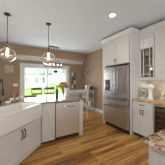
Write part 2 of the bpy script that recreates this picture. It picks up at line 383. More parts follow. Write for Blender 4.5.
# apron sink
sx0, sx1 = .03, W-.01; yb = .50
t = thing('farmhouse_sink', 'white apron front farmhouse sink set in the diagonal corner', 'sink', (*base, .627), PI/4)
bm = new(); h = .272; wl = .028; y0 = -.035
outer = [(sx0, y0), (sx1, y0), (sx1, yb), (sx0, yb)]; inner = [(sx0+wl, y0+wl+.01), (sx1-wl, y0+wl+.01), (sx1-wl, yb-wl), (sx0+wl, yb-wl)]; inb = [(sx0+wl+.02, y0+wl+.03), (sx1-wl-.02, y0+wl+.03), (sx1-wl-.02, yb-wl-.02), (sx0+wl+.02, yb-wl-.02)]
O0 = [bm.verts.new((*p, 0)) for p in outer]; O1 = [bm.verts.new((*p, h)) for p in outer]; I1 = [bm.verts.new((*p, h)) for p in inner]; I0 = [bm.verts.new((*p, .03)) for p in inb]
bm.faces.new(O0[::-1]); bm.faces.new(I0)
for i in range(4):
    j = (i+1) % 4; bm.faces.new((O0[i], O0[j], O1[j], O1[i])); bm.faces.new((O1[i], O1[j], I1[j], I1[i])); bm.faces.new((I1[i], I1[j], I0[j], I0[i]))
bmesh.ops.bevel(bm, geom=list(bm.edges), offset=.009, segments=3, affect='EDGES')
obj('basin', bm, 'sink', t, True)
obj('drain', lathe(new(), [(.045, .0305), (.045, .034), (.03, .0345), (.026, .031)], ((sx0+sx1)/2, .25, 0), 20), 'chrome', t, True)

# corner filler box under the counter behind the sink + left run (mostly out of frame)
t = thing('corner_cabinet', 'white cabinet block filling the corner behind the sink, left frame edge', 'cabinet', (0, 0, 0))
pts = [dg(W+.03, 0), dg(W+.03, .57), dg(-.0, .57), (.49, 2.60), (.49, 3.05), (-.85, 3.05), (-.85, 1.2), (dg(W+.03, 0)[0], 1.2)]
obj('carcass', prism(new(), pts, .0, CAB), 'paint', t)
# narrow pullout + end panels
FY = 2.60
t = thing('narrow_cabinet', 'narrow white one door cabinet between sink and dishwasher', 'cabinet', (Cx+.002, FY, 0), 0)
wN = .79-Cx-.004
obj('carcass', box(0, wN, 0, .45, .05, CAB), 'paint', t); obj('toe_kick', box(0.0, wN, .035, .05, 0, .05), 'toe', t)
d = obj('door', shaker(.012, wN-.004, .06, CAB-.012, rail=.055), 'paint', t)
# dishwasher
t = thing('dishwasher', 'stainless steel dishwasher with bar handle in the peninsula', 'dishwasher', (.795, FY, 0), 0)
wD = .605
obj('tub', box(0.004, wD-.004, .0, .44, .10, CAB-.005), 'darkplastic', t)
bm = box(.006, wD-.006, -.035, 0, .10, CAB-.022, .004, 0, 2); obj('door', bm, 'steel_h', t, True)
obj('control_strip', box(.008, wD-.008, -.028, 0, CAB-.021, CAB-.004), 'darkplastic', t)
obj('kick_plate', box(.01, wD-.01, .02, .04, 0, .10), 'toe', t)
bm = tube(new(), [(.17, -.075, .775), (.435, -.075, .775)], .011, 10)
for x in (.19, .415): tube(bm, [(x, -.035, .775), (x, -.078, .775)], .008)
obj('handle', bm, 'handle_steel', t, True)
bm = tube(new(), [(.295, -.0355, .69), (.295, -.0365, .69)], .012, 16); obj('badge', bm, 'chrome', t)
# end panel of peninsula
t = thing('peninsula_end_panel', 'white end panel closing the peninsula right of the dishwasher', 'panel', (1.402, FY, 0))
bm = box(0, .098, -.02, .46, 0, CAB, .003); obj('post', bm, 'paint', t)
sp = shaker(-.44, .0, .12, CAB-.03, rail=.06, y=-.012, t=.012); bmesh.ops.rotate(sp, verts=sp.verts, matrix=Matrix.Rotation(PI/2, 3, 'Z')); bmesh.ops.translate(sp, verts=sp.verts, vec=(.098, .45, 0)); obj('side_panel', sp, 'paint', t)
t = thing('peninsula_back_panel', 'white back panel of the peninsula on the dining side', 'panel', (.495, 3.062, 0))
obj('board', box(0, 1.005, 0, .02, 0, CAB), 'paint', t)
# counter
def cut(pts): return pts
cpts = [(1.535, 2.565), (1.535, 3.36), (-.88, 3.36), (-.88, 1.15), (dg(W+.05, 0)[0]+.02, 1.15), dg(W+.05, -.028), dg(W+.02-sx0+.0, -.028)]
cpts += [dg(W+.02-sx0+.003, yb+.004), dg(W+.02-sx1-.003, yb+.004), dg(W+.02-sx1-.003, -.028), (Cx+.01, 2.565)]
bm = prism(new(), cpts, CAB, TOP, .006)
tag(obj('peninsula_countertop', bm, 'granite3'), 'glossy brown speckled granite counter wrapping behind the white sink', 'countertop')

# faucet
fx, fy = dg(.47, .565)
t = thing('faucet', 'tall black gooseneck pull-down faucet behind the sink', 'faucet', (fx, fy, TOP), 0)
D = Vector((.38, -.925, 0)).normalized()
obj('base', lathe(new(), [(.030, 0), (.030, .008), (.024, .014), (.021, .09), (.016, .10)]), 'black', t, True)
pts = [(0, 0, .09), (0, 0, .33)]
for i in range(1, 10):
    a = PI*i/9; p = D*(.085*(1-math.cos(a))); pts.append((p.x, p.y, .35+.12*math.sin(a)))
p = D*.17; pts.append((p.x, p.y, .31))
obj('spout', tube(new(), pts, .0125, 12), 'black', t, True)
obj('spray_head', tube(new(), [(p.x, p.y, .32), (p.x, p.y, .30), (p.x, p.y, .20), (p.x, p.y, .19)], [.014, .019, .022, .016], 12), 'black', t, True)
obj('lever', tube(new(), [(.015, 0, .05), (.055, .015, .06), (.10, .03, .10), (.135, .04, .125)], [.014, .011, .008, .007], 8), 'black', t, True)
# soap bottles
def soap(x, y, label):
    t = thing('soap_bottle', label, 'soap bottle', (x, y, TOP), 0, 'soap bottles by the sink')
    obj('bottle', lathe(new(), [(.030, 0), (.033, .01), (.033, .105), (.026, .125), (.013, .14), (.013, .15)], seg=20), 'amber', t, True)
    obj('paper_label', lathe(new(), [(.0336, .03), (.0336, .09)], seg=20, cap0=False, cap1=False), 'label', t, True)
    bm = lathe(new(), [(.015, .15), (.015, .166), (.006, .168), (.006, .19)], seg=14); tube(bm, [(0, 0, .19), (0, -.035, .192), (0, -.045, .182)], .006, 8); obj('pump', bm, 'black', t, True)
soap(-.045, 2.93, 'amber pump soap bottle behind the sink, left of the pair')
soap(.06, 2.98, 'amber pump soap bottle behind the sink, right of the pair')
t = thing('soap_dish', 'small pale dish beside the faucet behind the sink', 'dish', (-.11, 2.78, TOP))
obj('bowl', lathe(new(), [(.03, 0), (.05, .02), (.055, .035), (.05, .035), (.045, .022), (.02, .008)], seg=20), 'ceramic', t, True)

# wine bottle, vase of flowers on the counter
tag(obj('wine_bottle', lathe(new(), [(.034, 0), (.037, .01), (.037, .19), (.030, .22), (.015, .25), (.0135, .31), (.016, .312), (.016, .33), (.012, .332)], seg=24), 'bottle', smooth=True, loc=(.955, 2.98, TOP)), 'tall dark glass bottle standing left of the flower vase', 'bottle')
vx, vy = 1.10, 2.90
t = thing('flower_vase', 'clear glass vase of orange and yellow flowers on the counter', 'vase', (vx, vy, TOP))
obj('glass_vase', lathe(new(), [(.035, 0), (.045, .01), (.038, .09), (.032, .16), (.045, .21), (.043, .21), (.029, .16), (.034, .09), (.036, .02)], seg=24, cap1=False), 'pglass', t, True)
bm = new()
heads = []
for k in range(34):
    a = k*2.4; rr = .132*math.sqrt((k+.5)/34); z = .42-.15*(rr/.132)**2+random.uniform(-.012, .012); heads.append((rr*math.cos(a), rr*math.sin(a), z))
    tube(bm, [(random.uniform(-.012, .012), random.uniform(-.012, .012), .03), (rr*.2*math.cos(a), rr*.2*math.sin(a), .19), (rr*math.cos(a)*.95, rr*math.sin(a)*.95, z)], .0022, 5)
obj('stems', bm, 'leaf', t)
bm = new()
leaves(bm, (0, 0, .28), .075, 26, .028, .5); obj('leaf_sprays', bm, 'leaf', t)
for i, hd in enumerate(heads):
    bm = new(); R0 = random.uniform(.038, .050)
    for ring, (n, rr, zz, s) in enumerate(((10, 1.0, 0, .5), (8, .68, .009, .45), (6, .35, .015, .36))):
        for k in range(n):
            a = 2*PI*(k+.5*ring)/n; c = Vector((math.cos(a), math.sin(a), 0)); s_ = Vector((-math.sin(a), math.cos(a), 0)); o_ = Vector(hd)
            bm.faces.new([bm.verts.new(v) for v in (o_+Vector((0, 0, zz)), o_+c*R0*rr*.6-s_*R0*s*.5+Vector((0, 0, zz+.004)), o_+c*R0*rr+Vector((0, 0, zz-.004)), o_+c*R0*rr*.6+s_*R0*s*.5+Vector((0, 0, zz+.004)))])
    lathe(bm, [(R0*.3, .012), (R0*.25, .02), (.001, .024)], hd, 8)
    lathe(bm, [(.001, -.012), (R0*.7, -.006), (R0*.8, 0)], hd, 10)
    obj('flower', bm, ('orange', 'yellow', 'orange', 'rust')[i % 4], t)

# pendants
def pendant():
    t = thing('pendant_light', 'clear glass pendant', 'pendant light', (0, 0, CZ), 0, 'glass pendants over the peninsula')
    obj('canopy', lathe(new(), [(.06, 0), (.06, -.018), (.05, -.024), (.012, -.03)], seg=24), 'bronze', t, True)
    obj('rod', tube(new(), [(0, 0, -.028), (0, 0, -.60)], .0065, 8), 'bronze', t, True)
    obj('socket', lathe(new(), [(.008, -.575), (.020, -.59), (.021, -.65), (.016, -.70), (.001, -.70)], seg=16), 'bronze', t, True)
    pr = [(.030, -.615), (.031, -.665), (.044, -.695), (.080, -.722), (.128, -.758), (.158, -.80), (.168, -.84), (.160, -.88), (.136, -.92), (.10, -.953), (.06, -.975), (.02, -.985), (.001, -.986)]
    obj('glass_shade', lathe(new(), pr, seg=36, cap0=False), 'pglass', t, True)
    obj('bulb', lathe(new(), [(.011, -.695), (.013, -.73), (.022, -.755), (.028, -.785), (.022, -.81), (.010, -.825), (.001, -.827)], seg=16), 'bulb', t, True)
    return t
p1 = pendant(); p1.location = (-.125, 2.88, CZ); p1['label'] = 'clear glass pendant light at the left edge above the sink corner'
dup(p1, (.715, 2.88, CZ), 0, 'clear glass pendant light right of the other, above the dishwasher side')
for x, y in ((-.125, 2.88), (.715, 2.88)):
    d = bpy.data.lights.new('pendant_glow', 'POINT'); d.energy = 2.2; d.color = (1, .72, .42); d.shadow_soft_size = .04
    o = bpy.data.objects.new('pendant_glow', d); COL.objects.link(o); o.location = (x, y, CZ-.88)

# ------------------------------------------------------------------ refrigerator wall
FX = 2.46
t = thing('refrigerator', 'stainless steel french door refrigerator with ice dispenser', 'refrigerator', (FX, 2.905, 0), -PI/2)
FW = .91
obj('cabinet_box', box(.004, FW-.004, .075, .72, .05, 1.765, .004), 'darkplastic', t)
obj('base_grille', box(.02, FW-.02, .05, .09, .0, .06), 'darkplastic', t)
for q in (.02, FW-.12): obj('hinge_cover', box(q, q+.10, .05, .14, 1.765, 1.785, .004), 'darkplastic', t)
zs = .885
def rounded_door(x0, x1, z0, z1, hole=None):
    bm = box(x0, x1, 0, .07, z0, z1)
    es = [e for e in bm.edges if all(v.co.y < .001 for v in e.verts)]
    bmesh.ops.bevel(bm, geom=es, offset=.016, segments=4, affect='EDGES'); return bm
dl = obj('door', rounded_door(.002, FW/2-.005, zs+.006, 1.768), 'steel', t, True); dr_ = obj('door', rounded_door(FW/2+.005, FW-.002, zs+.006, 1.768), 'steel', t, True)
mdr = obj('drawer', rounded_door(.002, FW-.002, .705, zs-.012), 'steel_d', t, True); fdr = obj('freezer_drawer', rounded_door(.002, FW-.002, .10, .688), 'steel_d', t, True)
def bar(par, a, b_, off=.052):
    a = Vector(a); b_ = Vector(b_); dd = (b_-a).normalized()*.04
    bm = tube(new(), [a+Vector((0, -off, 0)), b_+Vector((0, -off, 0))], .014, 10)
    for q in (a+dd, b_-dd): tube(bm, [q, q+Vector((0, -off, 0))], .009, 8)
    obj('handle', bm, 'handle_steel', par, True)
bar(dl, (FW/2-.045, 0, zs+.08), (FW/2-.045, 0, 1.70)); bar(dr_, (FW/2+.045, 0, zs+.08), (FW/2+.045, 0, 1.70))
bar(mdr, (.05, 0, .842), (FW-.05, 0, .842)); bar(fdr, (.05, 0, .645), (FW-.05, 0, .645))
bm = box(.07, .27, -.006, .004, 1.06, 1.40, .003); dp = obj('dispenser', bm, 'darkplastic', dl)
obj('display', box(.085, .255, -.0075, -.005, 1.31, 1.385), 'winglass', dp)
obj('drip_tray', box(.085, .255, -.03, -.005, 1.07, 1.085, .002), 'chrome', dp)
obj('paddle', box(.145, .195, -.022, -.006, 1.17, 1.25, .003), 'chrome', dp)

CT = 2.60
t = thing('refrigerator_surround', 'tall white cabinet enclosing the refrigerator with doors above', 'cabinet', (2.52, 3.04, 0), -PI/2)
PW = 3.04-1.95
obj('side_panel', box(0, .125, 0, .68, 0, CT, .002), 'paint', t); obj('side_panel', box(PW-.03, PW, 0, .68, 0, CT, .002), 'paint', t)
obj('upper_box', box(.125, PW-.03, .02, .68, 1.83, CT), 'paint', t)
obj('face_frame', bx(bx(box(.125, PW-.03, 0, .02, CT-.07, CT), .125, PW-.03, 0, .02, 1.83, 1.86), .58-.015, .58+.015, 0, .02, 1.86, CT-.07), 'paint', t)
for i, (a, b_) in enumerate(((.135, .588), (.592, PW-.04))):
    d = obj('door', shaker(a, b_, 1.85, CT-.055, rail=.065), 'paint', t)
    pull(d, .588-.035 if i == 0 else .592+.035, 1.935, .09)
def crown_prof(o=0): return [(0+o, CT-.03), (-.012+o, CT-.03), (-.016+o, CT-.005), (-.05+o, CT+.045), (-.06+o, CT+.06), (-.06+o, CT+.075), (.0+o, CT+.075)]
def crown(parent, x0, x1, y, dl_=0, dr_=0, ret=0):
    """crown along x with a mitred return on the right if ret"""
    bm = new(); pr = [(0, -.03), (.012, -.03), (.016, -.005), (.05, .045), (.06, .06), (.06, .075), (0, .075)]
    # path of 2D points with outward offsets
    path = [((x0, y), (0, -1))] if not dl_ else [((x0, y), (-1, -1))]
    if dl_: path.insert(0, ((x0, y+dl_), (-1, 0)))
    if dr_: path += [((x1, y), (1, -1)), ((x1, y+dr_), (1, 0))]
    else: path += [((x1, y), (0, -1))]
    rings = [[bm.verts.new((p[0]+n[0]*q, p[1]+n[1]*q, CT+z)) for q, z in pr] for p, n in path]
    k = len(pr)
    for i in range(len(rings)-1):
        for j in range(k): bm.faces.new((rings[i][j], rings[i][(j+1) % k], rings[i+1][(j+1) % k], rings[i+1][j]))
    bm.faces.new(rings[0]); bm.faces.new(rings[-1][::-1])
    return obj('crown_moulding', bm, 'paint', parent)
crown(t, 0, PW, 0, .60, .29)

# glass-front wall cabinet
UX = 2.87; UB = 1.41; gy0 = 1.945
UW = .385
t = thing('glass_cabinet', 'white wall cabinet with mullioned glass door above the counter', 'cabinet', (UX, gy0, 0), -PI/2)
bm = box(0, .018, 0, .33, UB, CT); bx(bm, UW-.018, UW, 0, .33, UB, CT); bx(bm, .018, UW-.018, 0, .33, CT-.165, CT); bx(bm, .018, UW-.018, 0, .33, UB, UB+.02); 
obj('carcass', bm, 'paint', t)
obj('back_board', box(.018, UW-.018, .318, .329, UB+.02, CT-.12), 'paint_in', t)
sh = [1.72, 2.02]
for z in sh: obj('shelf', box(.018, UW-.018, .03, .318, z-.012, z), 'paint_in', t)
a, b_, z0, z1, r_ = .004, UW-.004, UB+.006, CT-.15, .036
bm = box(a, a+r_, -.02, 0, z0, z1); bx(bm, b_-r_, b_, -.02, 0, z0, z1); bx(bm, a+r_, b_-r_, -.02, 0, z0, z0+r_); bx(bm, a+r_, b_-r_, -.02, 0, z1-r_, z1)
gd = obj('door', bm, 'paint', t)
bm = new(); gx0, gx1 = a+r_, b_-r_; gw = gx1-gx0
for fx_ in (.24, .76): bx(bm, gx0+gw*fx_-.009, gx0+gw*fx_+.009, -.017, -.007, z0+r_, z1-r_)
for zz in (z0+r_+.075, z1-r_-.23): bx(bm, gx0, gx1, -.0165, -.0065, zz-.009, zz+.009)
obj('muntins', bm, 'paint', gd); obj('glass_pane', box(gx0, gx1, -.006, -.003, z0+r_, z1-r_-.23), 'cabglass', gd); obj('painted_bright_pane', box(gx0, gx1, -.006, -.003, z1-r_-.23, z1-r_), 'bright_pane', gd)  # upper pane's brightness is put into its colour
pull(gd, b_-.028, UB+.12, .10)
obj('light_rail', box(0, UW, -.02, -.005, UB-.03, UB+.002), 'paint', t)
crown(t, .0, UW, 0)
# dishes inside
def gl(y, z, label, kind):
    x = UX+.17
    if kind == 'bowl':
        tag(obj('bowl', lathe(new(), [(.03, 0), (.055, .025), (.068, .06), (.064, .06), (.05, .027), (.02, .01)], seg=20), 'ceramic', smooth=True, loc=(x, y, z)), label, 'bowl', 'dishes behind the glass door')
    elif kind == 'goblet':
        tag(obj('wine_glass', lathe(new(), [(.032, 0), (.005, .006), (.004, .07), (.03, .10), (.036, .14), (.030, .175), (.028, .175), (.033, .14), (.001, .10)], seg=20, cap1=False), 'ceramic', smooth=True, loc=(x, y, z)), label, 'glass', 'dishes behind the glass door')
    elif kind == 'pitcher':
        t = thing('pitcher', label, 'pitcher', (x, y, z), 0, 'dishes behind the glass door')
        obj('body', lathe(new(), [(.045, 0), (.058, .05), (.05, .11), (.036, .15), (.044, .18), (.040, .18), (.03, .15)], seg=20), 'ceramic', t, True)
        obj('handle', tube(new(), [(0, -.036, .15), (0, -.075, .14), (0, -.08, .09), (0, -.055, .06)], .006, 8), 'ceramic', t, True)
gl(1.84, sh[1], 'white pitcher behind glass on the top cabinet shelf', 'pitcher')
gl(1.68, sh[1], 'white bowl behind glass on the top cabinet shelf', 'bowl')
gl(1.83, sh[0], 'white bowl behind glass on the middle cabinet shelf', 'bowl')
gl(1.69, sh[0], 'pale goblet behind glass on the middle cabinet shelf', 'goblet')
gl(1.84, UB+.02, 'pale goblet behind glass on the cabinet floor', 'goblet')
gl(1.69, UB+.02, 'white bowl behind glass on the cabinet floor', 'bowl')
# solid wall cabinet further right
w2 = .92
t = thing('wall_cabinet', 'white solid door wall cabinet at the right frame edge', 'cabinet', (UX, gy0-UW-.002, 0), -PI/2)
obj('carcass', box(0, w2, 0, .33, UB, CT), 'paint', t)
for i, (a, b_) in enumerate(((.006, w2/2-.002), (w2/2+.002, w2-.006))):
    d = obj('door', shaker(a, b_, UB+.006, CT-.055, rail=.065), 'paint', t); pull(d, w2/2-.035 if i == 0 else w2/2+.035, UB+.12, .11)
obj('light_rail', box(0, w2, -.02, -.005, UB-.03, UB+.002), 'paint', t)
crown(t, 0, w2, 0)
# under-cabinet light bar
t = thing('under_cabinet_light', 'slim lit light bar fixed beneath the wall cabinets', 'light', (3.0, 1.25, UB))
obj('housing', box(-.02, .02, -.55, .62, -.012, 0), 'whiteplastic', t); obj('diffuser', box(-.015, .015, -.54, .61, -.016, -.012), 'strip', t)
area('under_cabinet_glow', (3.0, 1.25, UB-.03), (0, 0, 0), .04, 1.1, 1.0, (1, .86, .68))

# base cabinet, wine cooler
BX = 2.585; by0 = 1.948
t = thing('drawer_base_cabinet', 'white base cabinet with one drawer over two doors beside the refrigerator', 'cabinet', (BX, by0, 0), -PI/2)
BW = .53
obj('carcass', box(0, BW, 0, .60, .09, CAB), 'paint', t); obj('toe_kick', box(0, BW, .06, .08, 0, .09), 'toe', t)
d = obj('drawer', shaker(.02, BW-.02, .735, CAB-.01, rail=.032, rec=.007), 'paint', t); pull(d, BW/2, .80, .115, False)
for i, (a, b_) in enumerate(((.02, BW/2-.002), (BW/2+.002, BW-.02))):
    d = obj('door', shaker(a, b_, .105, .72, rail=.055), 'paint', t); pull(d, BW/2-.03 if i == 0 else BW/2+.03, .63, .11)
t = thing('wine_cooler', 'black undercounter wine cooler with glass door and wooden racks', 'wine cooler', (BX, by0-BW-.004, 0), -PI/2)
CW = .60
bm = box(0, .03, 0, .58, .03, CAB-.004); bx(bm, CW-.03, CW, 0, .58, .03, CAB-.004); bx(bm, .03, CW-.03, 0, .58, .03, .13); bx(bm, .03, CW-.03, 0, .58, CAB-.03, CAB-.004); bx(bm, .03, CW-.03, .55, .58, .13, CAB-.03)
obj('body', bm, 'darkplastic', t); obj('added_glow_strip', box(.05, CW-.05, .05, .07, CAB-.034, CAB-.030), 'strip', t); obj('vent_grille', box(.01, CW-.01, -.002, 0, .03, .11), 'darkplastic', t)  # glowing strip added inside to light up the racks
for x in (.03, CW-.06): pass
obj('foot', lathe(new(), [(.02, 0), (.02, .03)], (.06, .08, 0), 12), 'darkplastic', t); obj('foot', lathe(new(), [(.02, 0), (.02, .03)], (CW-.06, .08, 0), 12), 'darkplastic', t)
for k in range(6):
    z = .20+.105*k
    sho = obj('rack', bx(bx(box(.035, CW-.035, .004, .024, z, z+.034), .05, .06, .02, .5, z, z+.01), CW-.06, CW-.05, .02, .5, z, z+.01), 'shelfwood', t)
s = .028; bm = box(.002, s, -.035, 0, .12, CAB-.008); bx(bm, CW-s, CW-.002, -.035, 0, .12, CAB-.008); bx(bm, s, CW-s, -.035, 0, .12, .12+s); bx(bm, s, CW-s, -.035, 0, CAB-.008-s, CAB-.008)
d = obj('door', bm, 'steel', t); obj('glass_pane', box(s, CW-s, -.02, -.014, .12+s, CAB-.008-s), 'coolglass', d)
area('cooler_fill', (BX+.08, by0-BW-.30, CAB-.04), (0, 0, 0), .03, .45, .9, (1, .88, .7))  # added lamp that brightens the cooler's inside
bar(d, (CW-.05, -.035, .25), (CW-.05, -.035, .78), .04)
t = thing('side_base_cabinet', 'white base cabinet to the right of the wine cooler', 'cabinet', (BX, by0-BW-CW-.008, 0), -PI/2)
obj('carcass', box(0, .6, 0, .60, .09, CAB), 'paint', t); obj('toe_kick', box(0, .6, .06, .08, 0, .09), 'toe', t); obj('door', shaker(.01, .59, .105, CAB-.01), 'paint', t)
bm = box(2.552, 3.189, .2, 1.947, CAB, TOP, .005, 0, 2); tag(obj('wall_countertop', bm, 'granite_r'), 'honey coloured granite worktop along the right wall', 'countertop')

# stand mixer
t = thing('stand_mixer', 'white stand mixer on the honey granite worktop', 'mixer', (2.87, 1.74, TOP), math.radians(180))
# local: head points to -y (towards the refrigerator)
bm = new(); prism(bm, [(-.085, .10), (-.10, -.02), (-.09, -.16), (-.05, -.20), (.05, -.20), (.09, -.16), (.10, -.02), (.085, .10), (.05, .13), (-.05, .13)], 0, .032, .008); obj('base', bm, 'whiteplastic', t, True)
bm = new(); rings = []
for z, y, rx, ry in ((.03, .07, .062, .055), (.08, .075, .052, .045), (.16, .075, .048, .042), (.24, .07, .055, .052)):
    rings.append([bm.verts.new((rx*math.cos(2*PI*k/20), y+ry*math.sin(2*PI*k/20), z)) for k in range(20)])
for i in range(3):
    for k in range(20): bm.faces.new((rings[i][k], rings[i][(k+1) % 20], rings[i+1][(k+1) % 20], rings[i+1][k]))
bm.faces.new(rings[0][::-1]); bm.faces.new(rings[-1]); obj('column', bm, 'whiteplastic', t, True)
obj('mixer_head', tube(new(), [(0, .145, .30), (0, .135, .30), (0, .10, .30), (0, .0, .305), (0, -.10, .305), (0, -.17, .30), (0, -.195, .298)], [.03, .05, .066, .070, .064, .050, .028], 20), 'whiteplastic', t, True)
obj('hub_cap', tube(new(), [(0, -.19, .298), (0, -.205, .298)], .022, 16), 'chrome', t, True)
obj('bowl', lathe(new(), [(.045, .033), (.06, .045), (.098, .12), (.108, .19), (.111, .192), (.105, .192), (.092, .12), (.05, .05)], (0, -.08, 0), 28), 'chrome', t, True)
obj('beater_shaft', tube(new(), [(0, -.10, .25), (0, -.10, .12)], .009, 10), 'chrome', t, True)
# framed leaf print leaning on backsplash
t = thing('leaning_frame', 'small pale framed print with a dark branch leaning on backsplash', 'picture', (3.10, 1.43, TOP), -PI/2)
import mathutils
rotm = Matrix.Rotation(math.radians(-10), 4, 'X')
def tilt(bm): bmesh.ops.transform(bm, matrix=rotm, verts=bm.verts); return bm
bm = new()
for q in ((-.12, -.10, 0, .26), (.10, .12, 0, .26), (-.10, .10, 0, .02), (-.10, .10, .24, .26)): bx(bm, q[0], q[1], -.008, .010, q[2], q[3], .002)
obj('frame', tilt(bm), 'clockwood', t); obj('print', tilt(box(-.10, .10, .0, .004, .02, .24)), 'label', t)
bm = tube(new(), [(-.075, -.001, .04), (-.03, -.001, .10), (.01, -.001, .13), (.05, -.001, .20)], .005, 6)
for x, z, an in ((-.05, .09, .4), (-.01, .15, .9), (.03, .13, -.4), (.055, .16, .2), (.0, .09, -.6), (.04, .205, .9)):
    v = []
    for k in range(8):
        a = 2*PI*k/8; px, pz = .03*math.cos(a), .013*math.sin(a); v.append((x+px*math.cos(an)-pz*math.sin(an), z+px*math.sin(an)+pz*math.cos(an)))
    A = [bm.verts.new((p[0], -.003, p[1])) for p in v]; B = [bm.verts.new((p[0], .001, p[1])) for p in v]; bm.faces.new(A); bm.faces.new(B[::-1])
    for k in range(8): bm.faces.new((A[k], A[(k+1) % 8], B[(k+1) % 8], B[k]))
obj('branch_motif', tilt(bm), 'bronze', t)

# ------------------------------------------------------------------ foreground island
IX, IY = .852, .572
t = thing('kitchen_island', 'near island base in pale grey white, bottom right corner', 'kitchen island', (0, 0, 0))
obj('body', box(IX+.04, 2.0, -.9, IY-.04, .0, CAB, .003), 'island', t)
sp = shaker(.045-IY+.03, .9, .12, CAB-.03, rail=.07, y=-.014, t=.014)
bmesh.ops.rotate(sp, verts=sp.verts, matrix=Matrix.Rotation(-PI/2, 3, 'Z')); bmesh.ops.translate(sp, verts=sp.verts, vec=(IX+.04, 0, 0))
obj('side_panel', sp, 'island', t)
# chiselled-edge granite slab with a rounded corner
bm = new(); pts = []
x1, y1 = 2.05, -.95; R0 = .022; n = 0
def seg(a, b_, step=.018):
    a = Vector(a); b_ = Vector(b_); m_ = max(1, int((b_-a).length/step)); return [a+(b_-a)*i/m_ for i in range(m_)]
pts += seg((IX, y1), (IX, IY-R0)) + [Vector((IX+R0-R0*math.cos(a), IY-R0+R0*math.sin(a))) for a in [PI/2*i/6 for i in range(6)]] + seg((IX+R0, IY), (x1, IY)) + seg((x1, IY), (x1, y1)) + seg((x1, y1), (IX, y1))
layers = [(CAB, .012), (CAB+.012, .002), (CAB+.026, .0), (TOP-.002, .004), (TOP, .008)]
rings = []
cen = Vector(((IX+x1)/2, (IY+y1)/2))
for li, (z, ins) in enumerate(layers):
    rg = []
    for p in pts:
        d = Vector((0, 0)); 
        if p.x < IX+R0+.001: d.x = 1
        if p.x > x1-.001: d.x = -1
        if p.y > IY-R0-.001 and not (p.x < IX+.001): d.y = -1
        if p.y < y1+.001: d.y = 1
        if d.length: d.normalize()
        nz = noise.noise(Vector((p.x*45, p.y*45, z*60)))*.011 if li < 4 else noise.noise(Vector((p.x*45, p.y*45, 9)))*.003
        q = p + d*(ins+nz+.003); rg.append(bm.verts.new((q.x, q.y, z)))
    rings.append(rg)
k = len(pts)
for i in range(len(rings)-1):
    for j in range(k): bm.faces.new((rings[i][j], rings[i][(j+1) % k], rings[i+1][(j+1) % k], rings[i+1][j]))
bm.faces.new(rings[0][::-1]); bm.faces.new(rings[-1])
tag(obj('island_countertop', bm, 'granite2'), 'mottled tan granite slab with chiselled edge on the near island', 'countertop')

# ------------------------------------------------------------------ ceiling lights
def can(x, y, label, vis=True):
    t = thing('recessed_light', label, 'ceiling light', (x, y, CZ))
    obj('trim_ring', lathe(new(), [(.058, -.001), (.058, -.006), (.082, -.004), (.085, -.0005)], seg=28, cap0=False, cap1=False), 'trim', t, True)
    obj('lens', lathe(new(), [(.058, -.005), (.03, -.008), (.001, -.009)], seg=28, cap0=False), 'lamp', t, True)
    d = bpy.data.lights.new('ceiling_spot', 'SPOT'); d.energy = 16; d.spot_size = math.radians(150); d.spot_blend = .9; d.shadow_soft_size = .06; d.color = (1, .94, .86)
    o = bpy.data.objects.new('ceiling_spot', d); COL.objects.link(o); o.location = (x, y, CZ-.03)
can(1.78, 1.83, 'round lit recessed ceiling light near the refrigerator cabinets')
for x, y in ((1.78, .2), (.2, .6), (-.9, 1.8), (.2, -1.2), (1.78, -1.2)):  # extra spots without fixtures, added out of frame to brighten the room
    d = bpy.data.lights.new('ceiling_spot', 'SPOT'); d.energy = 11; d.spot_size = math.radians(150); d.spot_blend = .9; d.shadow_soft_size = .06; d.color = (1, .94, .86)
    o = bpy.data.objects.new('ceiling_spot', d); COL.objects.link(o); o.location = (x, y, CZ-.03)

# ------------------------------------------------------------------ dining area
t = thing('linear_chandelier', 'black linear chandelier with small candle lights over the dining table', 'chandelier', (1.37, 4.68, CZ))
obj('canopy', box(-.20, .20, -.035, .035, -.03, 0, .004), 'bronze', t)
bm = new()
for x in (-.17, .17): tube(bm, [(x, 0, -.03), (x, 0, -.80)], .005, 6)
obj('rods', bm, 'bronze', t)
bm = new()
for y in (-.07, .07): bx(bm, -.38, .38, y-.008, y+.008, -.815, -.80)
for x in (-.38, -.17, .17, .364): bx(bm, x, x+.016, -.07, .07, -.815, -.80)
obj('frame', bm, 'bronze', t)
for k in range(5):
    x = -.32+.16*k
    c = obj('candle_sleeve', lathe(new(), [(.011, -.80), (.011, -.745)], (x, 0, 0), 10), 'whiteplastic', t, True)
    obj('bulb', lathe(new(), [(.008, -.745), (.014, -.725), (.009, -.70), (.001, -.685)], (x, 0, 0), 10), 'lamp', c, True)

t = thing('dining_table', 'pale topped dining table in front of the patio door', 'table', (1.02, 4.54, 0))
TT = .80
obj('tabletop', box(-.85, .85, -.38, .38, TT-.035, TT, .006, 0, 2), 'tabletop', t)
obj('apron', bx(bx(bx(box(-.78, .78, -.32, -.30, TT-.12, TT-.035), -.78, .78, .30, .32, TT-.12, TT-.035), -.78, -.76, -.30, .30, TT-.12, TT-.035), .76, .78, -.30, .30, TT-.12, TT-.035), 'whitewood', t)
for sx in (-1, 1):
    for sy in (-1, 1):
        obj('leg', lathe(new(), [(.022, 0), (.03, .08), (.024, .12), (.036, .4), (.03, .62), (.04, TT-.035)], (sx*.72, sy*.255, 0), 12), 'whitewood', t, True)
tag(obj('serving_tray', bx(bx(bx(bx(box(-.20, .20, -.11, .11, 0, .008), -.20, .20, -.11, -.10, .008, .035), -.20, .20, .10, .11, .008, .035), -.20, -.19, -.1, .1, .008, .035), .19, .20, -.1, .1, .008, .035), 'darkwood', loc=(.50, 4.60, TT)), 'dark wooden tray lying on the left of the dining table', 'tray')

